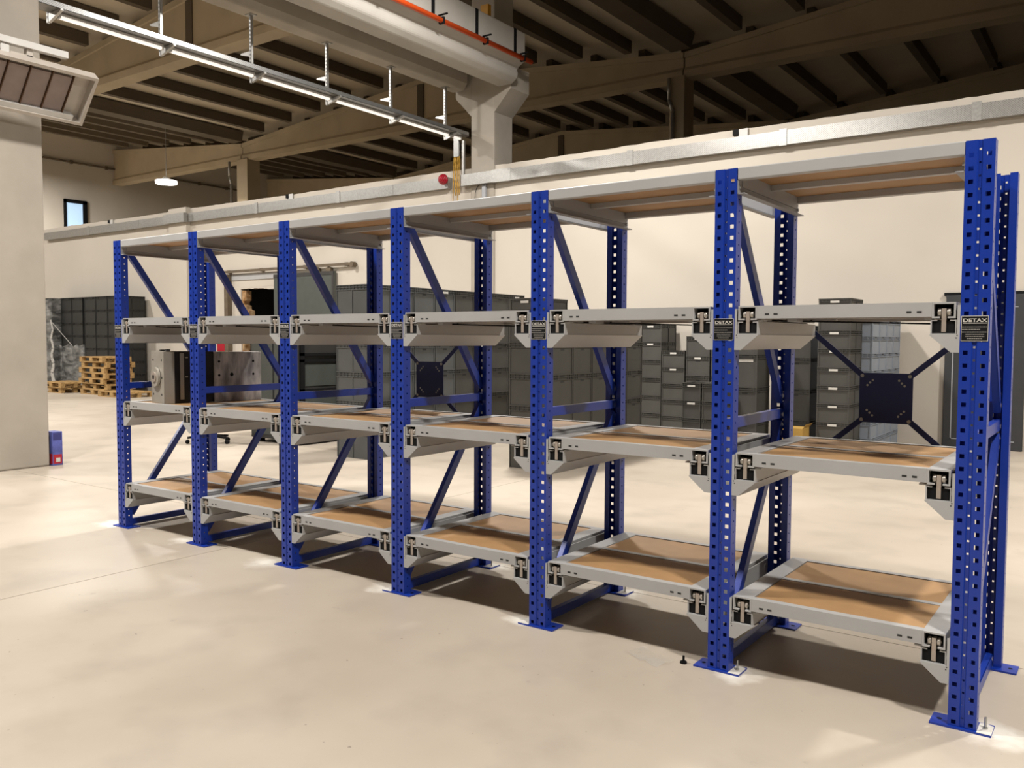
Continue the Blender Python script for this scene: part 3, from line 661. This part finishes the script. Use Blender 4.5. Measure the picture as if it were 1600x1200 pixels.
tag(t, 'open yellow cardboard carton on the floor beside the tall crates', 'box')

# dark cabinet behind the second and third bays, office chair
t = empty('tool_cabinet', (-8.92, 4.30, 0))
bev(MB().box(-1.05, 0, 0, 1.05, .06, 1.62).build('body', MACH, t), .008)
for (y0, y1, z0, z1) in ((.03, .10, .10, 1.6), (.95, 1.02, .10, 1.6), (.03, 1.02, .06, .14), (.03, 1.02, .72, .80), (.03, 1.02, 1.18, 1.22), (.03, 1.02, 1.27, 1.31), (.72, .80, .14, 1.6)): MB().box(0, .025, y0, y1, z0, z1).build('frame_bar', BLACK, t)
for (y0, y1, z0, z1) in ((.12, .70, .84, 1.15), (.12, .70, .16, .70)): MB().box(0, .008, y0, y1, z0, z1).build('panel', DOORG, t)
for k in range(2): MB().box(-1.0+k*.5, -.54+k*.5, -.012, 0, .12, 1.58).build('door', DOORG, t)
for (x, y) in ((-.95, .1), (-.1, .1), (-.95, .95), (-.1, .95)): MB().box(x-.04, x+.04, y-.04, y+.04, 0, .06).build('foot', BLACK, t)
tag(t, 'dark steel tool cabinet standing behind the second and third bays', 'cabinet')
t = empty('office_chair', (-10.2, 3.75, 0), .3)
for k in range(5):
    a = k*2*PI/5; d = Vector((math.cos(a), math.sin(a), 0)); l_ = MB().bar(Vector((0, 0, .12)), d*.30+Vector((0, 0, .085)), .045, .03).build('base_leg', BLACK, t)
    n_ = Vector((-d.y, d.x, 0)); smooth(MB().cyl(d*.30+n_*.02+Vector((0, 0, .03)), d*.30-n_*.02+Vector((0, 0, .03)), .03, 12).build('caster', BLACK, l_))
MB().cyl((0, 0, .10), (0, 0, .44), .025, 12).build('gas_column', BLACK, t); bev(MB().box(-.24, .24, -.23, .23, .44, .52).build('seat', BLACK, t), .03, 3)
MB().bar((0, .22, .44), (0, .28, .75), .05, .015).build('back_bar', BLACK, t); bev(MB().box(-.21, .21, .25, .30, .62, 1.05).build('backrest', BLACK, t), .02, 3)
tag(t, 'black office chair on casters behind the first bays', 'chair')

# ------------------------------------------------------------------ sliding fire door, jamb, sign, charcoal door
t = empty('sliding_door', (-15.34, 9.93, 0))
bev(MB().box(-1.06, 1.06, -.035, .035, .02, 3.06).build('door_leaf', DOORG, t), .004); MB().box(1.0, 1.06, -.05, -.035, .02, 3.06).build('edge_strip', MACH, t)
MB().box(-1.06, 1.06, -.045, -.035, 2.98, 3.06).build('top_strip', MACH, t)
for x in (-.8, .45, .85): b = MB(); b.box(x-.08, x+.08, -.02, .05, 3.06, 3.15); b.cyl((x, -.015, 3.12), (x, .05, 3.12), .05, 10); b.build('roller_hanger', RUST, t)
tag(t, 'grey-green sliding fire door beside the dark wall opening', 'door')
b = MB(); b.box(-18.35, -13.62, 9.885, 9.91, 3.225, 3.29); b.cyl((-13.68, 9.86, 3.245), (-13.68, 9.98, 3.245), .06, 12)
for x in (-18.2, -16.9, -15.3, -13.9): b.box(x-.05, x+.05, 9.91, 10.0, 3.22, 3.3)
tag(b.build('door_track', RUST, None, (0, 0, -.06)), 'brown steel track of the sliding door on the wall', 'rail')
b = MB(); b.box(-18.32, -18.18, 9.86, 10.0, 0, 3.135); tag(b.build('door_guide', RUST), 'brown vertical guide post left of the dark opening', 'post')
b = MB(); b.box(-18.16, -16.0, 9.975, 10.0, 2.98, 3.12); struct(b.build('trim_2', GREY))
b = MB(); pts = []
for k in range(22):
    z = 2.72-k*.125; wd = .05+.13*random.random()*(1 if k < 6 else .4)+(.09 if k in (3, 4, 5) else 0); b.box(OX0+.004, OX0+wd, 10.02, 10.2+.05*random.random(), z-.135, z)
o = b.build('foam_edge', FOAM); md = o.modifiers.new('r', 'REMESH'); md.mode = 'VOXEL'; md.voxel_size = .022; md2 = o.modifiers.new('s', 'SMOOTH'); md2.iterations = 1
tag(o, 'ragged brown foam lining the left edge of the wall opening', 'foam')
b = MB()
for k in range(18): x = OX0+k*.13; b.box(x, x+.13, 10.0, 10.16, OZ-.03-.05*random.random(), OZ+.0)
tag(b.build('plaster_edge', WALLM, None, (0, 0, -.002)), 'ragged plaster edge along the top of the wall opening', 'plaster')
t = empty('wall_sign', (-18.65, 9.985, 1.17)); MB().box(-.17, .17, 0, .015, 0, .36).build('panel', REDP, t); MB().box(-.15, .15, -.002, 0, .02, .34).build('face', REDP, t)
tag(t, 'plain red square sign on the cream wall', 'sign')
t = struct(empty('door_1', (-1.62, 9.98, 0))); bev(MB().box(0, 1.0, -.05, .02, 0, 2.17).build('door_leaf', DOORD, t), .01)
b = MB(); b.box(.10, .115, -.055, -.05, .12, 2.0); b.box(.10, .9, -.055, -.05, .12, .132); b.box(.10, .9, -.055, -.05, 1.99, 2.0); b.build('door_line', GREYD, t); MB().box(-.03, 1.03, -.035, .02, 2.17, 2.21).build('door_frame', BLACK, t)

# ------------------------------------------------------------------ wrapped crates, pallets
def pallet_mesh():
    b = MB()
    for k in range(5): y = -.4+k*.175; b.box(-.6, .6, y, y+.10, .122, .144)
    for x in (-.6, -.0725, .455): b.box(x, x+.145, -.4, .4, .10, .122)
    for x in (-.6, -.0725, .455):
        for y in (-.4, -.05, .30): b.box(x, x+.145, y, y+.10, .022, .10)
    for y in (-.4, -.05, .30): b.box(-.6, .6, y, y+.10, 0, .022)
    return b.mesh('pallet', WOOD)
PLM = pallet_mesh()
def pallet(x, y, z, rz, lab, grp): return tag(put('wooden_pallet', PLM, None, (x, y, z), (0, 0, rz)), lab, 'pallet', grp)
for (x, y, n, nm) in ((-23.45, 8.35, 2, 'in the low stack before the wrapped crates'), (-21.75, 8.62, 7, 'in the tall stack beside the black crates'), (-20.4, 8.35, 1, 'lying alone near the tall pallet stack')):
    for k in range(n): pallet(x+random.uniform(-.05, .05), y+random.uniform(-.03, .03), k*.144, random.uniform(-.04, .04), 'pale wooden pallet %s from the floor %s' % (ORD[k+1], nm), 'pallets ' + nm)
for x in (-25.85, -24.52, -23.28):
    pallet(x, 9.5 if x > -25.5 else 9.3, 0, 0, 'wooden pallet under the stacked black crates', 'pallets under the black crates')
LAB = 'black plastic crate in the tall dark stack beside the wall'
for c in range(5):
    for k in range(7): crate(-24.82+c*.62+(.08 if c > 1 else 0), 9.5, .144+k*.36, .60, .78, .36, CRATED, 'black crate %s from the pallet, %s stack beside the wrapped crates' % (ORD[k+1], ORD[c+1]), 'black crates in the tall stack', 0, 2)
LAB = 'black plastic crate inside the stretch-wrapped stack'
for c in range(2):
    for k in range(7): crate(-26.15+c*.6, 9.3, .144+k*.36, .58, .78, .36, CRATED, LAB, 'black crates inside the stretch wrap', 0, 2)
def film(name, x0, x1, y0, y1, z0, z1, lab, seed):
    rnd = random.Random(seed); b = MB(); per = [(x0, y1), (x0, y0), (x1, y0), (x1, y1)]; cols = []
    for (p_, q_) in zip(per[:-1], per[1:]):
        n = 14
        for k in range(n): cols.append((p_[0]+(q_[0]-p_[0])*k/n, p_[1]+(q_[1]-p_[1])*k/n))
    cols.append(per[-1]); nz = 16; vs = []; cxm, cym = (x0+x1)/2, (y0+y1)/2
    for j in range(nz+1):
        for (x, y) in cols:
            o_ = rnd.uniform(0, .035); d = Vector((x-cxm, y-cym)).normalized()
            vs.append((x+d.x*o_, y+d.y*o_, z0+(z1-z0)*j/nz + (rnd.uniform(-.06, .02) if j == nz else 0)))
    n = len(cols); fs = [(j*n+i, j*n+i+1, (j+1)*n+i+1, (j+1)*n+i) for j in range(nz) for i in range(n-1)]
    b.add(vs, fs); o = smooth(b.build(name, FILM)); return tag(o, lab, 'plastic film')
film('stretch_wrap', -26.47, -25.24, 8.88, 9.70, .147, 2.68, 'clear stretch film wrapped around a full stack of black crates', 1)
film('stretch_wrap', -25.17, -23.865, 9.07, 9.92, .147, 1.30, 'loose clear film around the foot of the black crate stack', 2)
b = MB(); prev = None
for k in range(14):
    z = .06+k*.14; x = -25.12+.06*math.sin(k*1.7); wd = .05+.10*(1-k/13)
    b.bar((x, 8.84, z), (-25.12+.06*math.sin((k+1)*1.7), 8.84, z+.14), wd, .02, 0, ref=(0, 1, 0))
b.bar((-25.10, 8.84, 1.95), (-24.3, 9.0, 1.28), .02, .008)
tag(b.build('film_tail', mat('bunched_film', (.62, .60, .56), .3, 0, .15, 20)), 'twisted tail of plastic film hanging at the wrapped stack', 'plastic film')

# ------------------------------------------------------------------ small things on the floor
t = empty('small_carton', (-9.83, 1.36, 0), 0); bev(MB().box(-.09, .09, -.06, .06, 0, .40).build('box', mat('blue_print', (.10, .12, .42), .5, 0, .3, 9), t), .003)
MB().box(-.05, .0901+.0005, -.0606, -.06, .02, .14).build('red_print', REDP, t); MB().box(.09, .0908, -.05, .05, .02, .13).build('red_print', REDP, t); MB().box(.0905, .0914, -.02, .03, .04, .09).build('white_mark', STICK, t); MB().box(.09, .0908, -.05, .05, .30, .385).build('dark_band', mat('navy_print', (.04, .04, .20), .5), t)
tag(t, 'upright blue and red printed carton behind the concrete column', 'box')
b = MB(); b.cyl((0, 0, 0), (0, 0, .008), .017, 8); b.cyl((0, 0, .008), (0, 0, .012), .011, 8); b.cyl((0, 0, .012), (0, 0, .035), .006, 8)
tag(b.build('loose_bolt', BLACK, None, (-1.12, -.004, 0)), 'small black bolt standing on the floor by the rack foot', 'bolt')
b = MB(); n = 10; vs = []
rnd = random.Random(5)
for j in range(5):
    for i in range(n): vs.append((i*.026+rnd.uniform(-.006, .006), j*.03+rnd.uniform(-.006, .006), .002+max(0, rnd.uniform(-.006, .014))))
b.add(vs, [(j*n+i, j*n+i+1, (j+1)*n+i+1, (j+1)*n+i) for j in range(4) for i in range(n-1)])
tag(smooth(b.build('plastic_bag', FILM, None, (-1.42, -.05, 0), (0, 0, -.35))), 'crumpled clear plastic bag on the floor near the bolt', 'plastic bag')
